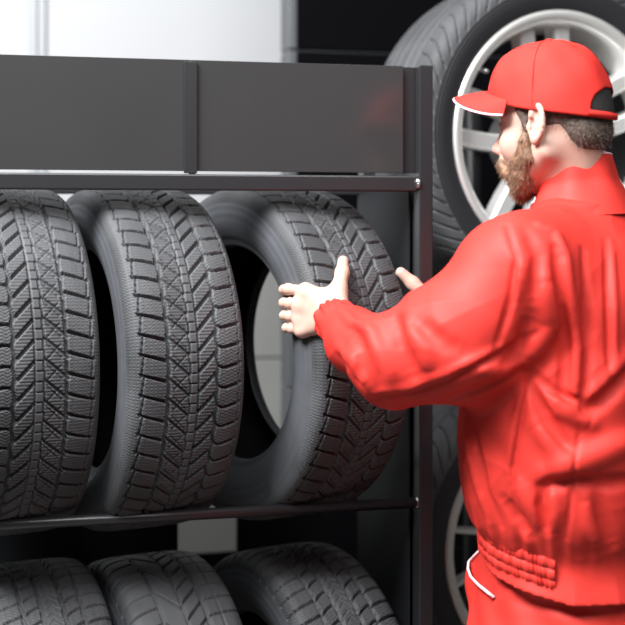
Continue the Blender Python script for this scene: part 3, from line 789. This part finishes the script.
mesh_np('collar', rows.reshape(-1, 3), grid_quads(len(rows), 64, False, True), M['red'], jacket)
path_tube('collar_piping', [(a+b)/2+np.array((0, 0, .0012)) for a, b in zip(r2, r3)], .0019, M['piping'], jacket, closed=True)
# elastic waistband: ribbed strip round front and left hip
nb = 900; wb = []
for k in range(nb):
    t = -1.75+3.55*k/(nb-1); f, l = math.cos(t), math.sin(t); pw = (abs(f)**2.3+abs(l)**2.3)**(-1/2.3)
    for zz, base in ((1.070, .001), (1.062, .006), (1.052, .0075), (1.0505, .0045), (1.049, .0075), (1.036, .0075), (1.0345, .0045), (1.033, .0075), (1.024, .006), (1.018, .001)):
        rp = .0017*math.sin(k*PI/5.2+1.3*math.sin(k*.11)+zz*140)*(.6+.7*math.sin(k*.083+zz*90))+.001*math.sin(k*.21-zz*70)
        p = np.array((.44, 2.05))+TF*f*pw*(.146+base+rp)+TL*l*pw*(.212+base+rp)
        wb.append((*p, zz+.006+.024*max(f, -.4)))
mesh_np('elastic_waistband', wb, grid_quads(nb, 10), M['red'], jacket)

# trousers and shoes
tr = Field((.12, 1.70, .05), (.80, 2.42, 1.05), .005)
tr.loft([(1.04, .44, 2.05, .138, .200), (.99, .44, 2.05, .150, .205), (.95, .44, 2.05, .164, .212), (.90, .44, 2.05, .176, .22), (.84, .44, 2.05, .14, .20)], TF, TL, .03, 2.3)
hipL = np.array((.44, 2.05))+TL*.10; hipR = np.array((.44, 2.05))-TL*.10
ftL = hipL+TL*.03+TF*.02; ftR = hipR-TL*.03+TF*.06
for hp_, ft in ((hipL, ftL), (hipR, ftR)):
    kn = (hp_+ft)/2+TF*.02
    tr.chain([(*hp_, .88), (*kn, .50), (*ft, .10)], [.115, .09, .078], .03)
tr.ell(P(491, 580, 2.085), (.042, .045, .05), None, .035)
sl, x, y, z = tr.box(tr.lo, tr.lo+tr.h*tr.n)
tr.d[sl] += (.003*np.sin(x*60+z*40)*np.sin(y*50-z*30)).astype(np.float32)
for f in (([(505, 562), (500, 580), (496, 592)], .010, .010), ([(488, 566), (499, 560)], .009, .009), ([(520, 600), (560, 606), (600, 612)], .008, .010), ([(520, 585), (560, 592), (600, 600)], -.006, .012)):
    tr.line(f[0], f[1], f[2])
pp = []
KP = ((480, 550), (474, 556), (468.5, 562), (468, 569), (471, 577), (478, 584.5), (486, 591), (493.5, 597))
px_ = [np.array(KP[i], float)+(np.array(KP[i+1])-KP[i])*t for i in range(7) for t in (0, .33, .67)]+[np.array(KP[-1], float)]
dp = []
for p in px_:
    h_ = tr.hit(*p); dp.append(h_[1] if h_ is not None else 2.12)
dp = [min(dp[max(0, i-2):i+3])-.004 for i in range(len(dp))]
pp = [P(p[0], p[1], d) for p, d in zip(px_, dp)]
trs = tr.mesh('trousers', M['red'], man); tag(trs, 'red work trousers')
if len(pp) > 2: tag(path_tube('pocket_piping', pp, .0022, M['piping'], trs), 'pale pink piping along the pocket edge')
for ft in (ftL, ftR):
    sh = Field((ft[0]-.32, ft[1]-.25, -.01), (ft[0]+.25, ft[1]+.32, .16), .005)
    R2 = np.array(Matrix.Rotation(math.atan2(TF[1], TF[0]), 3, 'Z')); q = lambda x, y, z: np.array((*ft, 0))+R2@np.array((x, y, z))
    sh.cone(q(0, 0, .13), q(-.02, 0, .06), .05, .048, .02); sh.ell(q(.10, 0, .045), (.10, .048, .045), R2, .03); sh.ell(q(-.04, 0, .04), (.05, .042, .04), R2, .03)
    sl, x, y, z = sh.box(sh.lo, sh.lo+sh.h*sh.n); sh.d[sl] = np.maximum(sh.d[sl], .001-z)
    sh.mesh('shoe', M['shoe'], man)

# ------------------------------------------------------------------ light, camera
def area(name, loc, target, size, sy, power, col=(1, 1, 1)):
    l = bpy.data.lights.new(name, 'AREA'); l.shape = 'RECTANGLE'; l.size = size; l.size_y = sy; l.energy = power; l.color = col
    o = bpy.data.objects.new(name, l); C.objects.link(o); o.location = loc
    o.rotation_euler = (Vector(target)-Vector(loc)).to_track_quat('-Z', 'Y').to_euler(); return o
area('unseen_overhead_light', (-1.35, 1.05, 3.4), (.1, 2.25, 1.3), 1.5, .9, 220)
area('unseen_overhead_light', (.2, .4, 3.3), (.2, 2.5, 1.4), 2.4, 1.0, 65)  # added front fill, source unseen
area('unseen_overhead_light', (-.2, 2.75, 3.4), (.2, 2.8, 1), 1.6, .35, 12)  # added unseen lamp behind the rack, brightens the wheels
area('unseen_overhead_light', (-1.4, 2.4, 3.4), (-1.3, 4.4, 1.5), 2.2, .5, 1)  # added unseen lamp that brightens the white back wall
w = bpy.data.worlds.new('shop_daylight'); bpy.context.scene.world = w; w.use_nodes = True
bg = w.node_tree.nodes['Background']; bg.inputs[0].default_value = (.95, .97, 1, 1); bg.inputs[1].default_value = .09
cam = bpy.data.cameras.new('camera'); co_ = bpy.data.objects.new('camera', cam); C.objects.link(co_)
cam.sensor_width = 36; cam.lens = F_PX/625*36; cam.shift_y = -(312.5-HY)/625
co_.location = (0, 0, HC); co_.rotation_euler = (PI/2, 0, 0)
cam.dof.use_dof = True; cam.dof.focus_distance = 2.15; cam.dof.aperture_fstop = 3.2
sc = bpy.context.scene; sc.camera = co_
sc.view_settings.view_transform = 'Standard'; sc.view_settings.look = 'None'; sc.view_settings.gamma = 1; sc.view_settings.exposure = .3
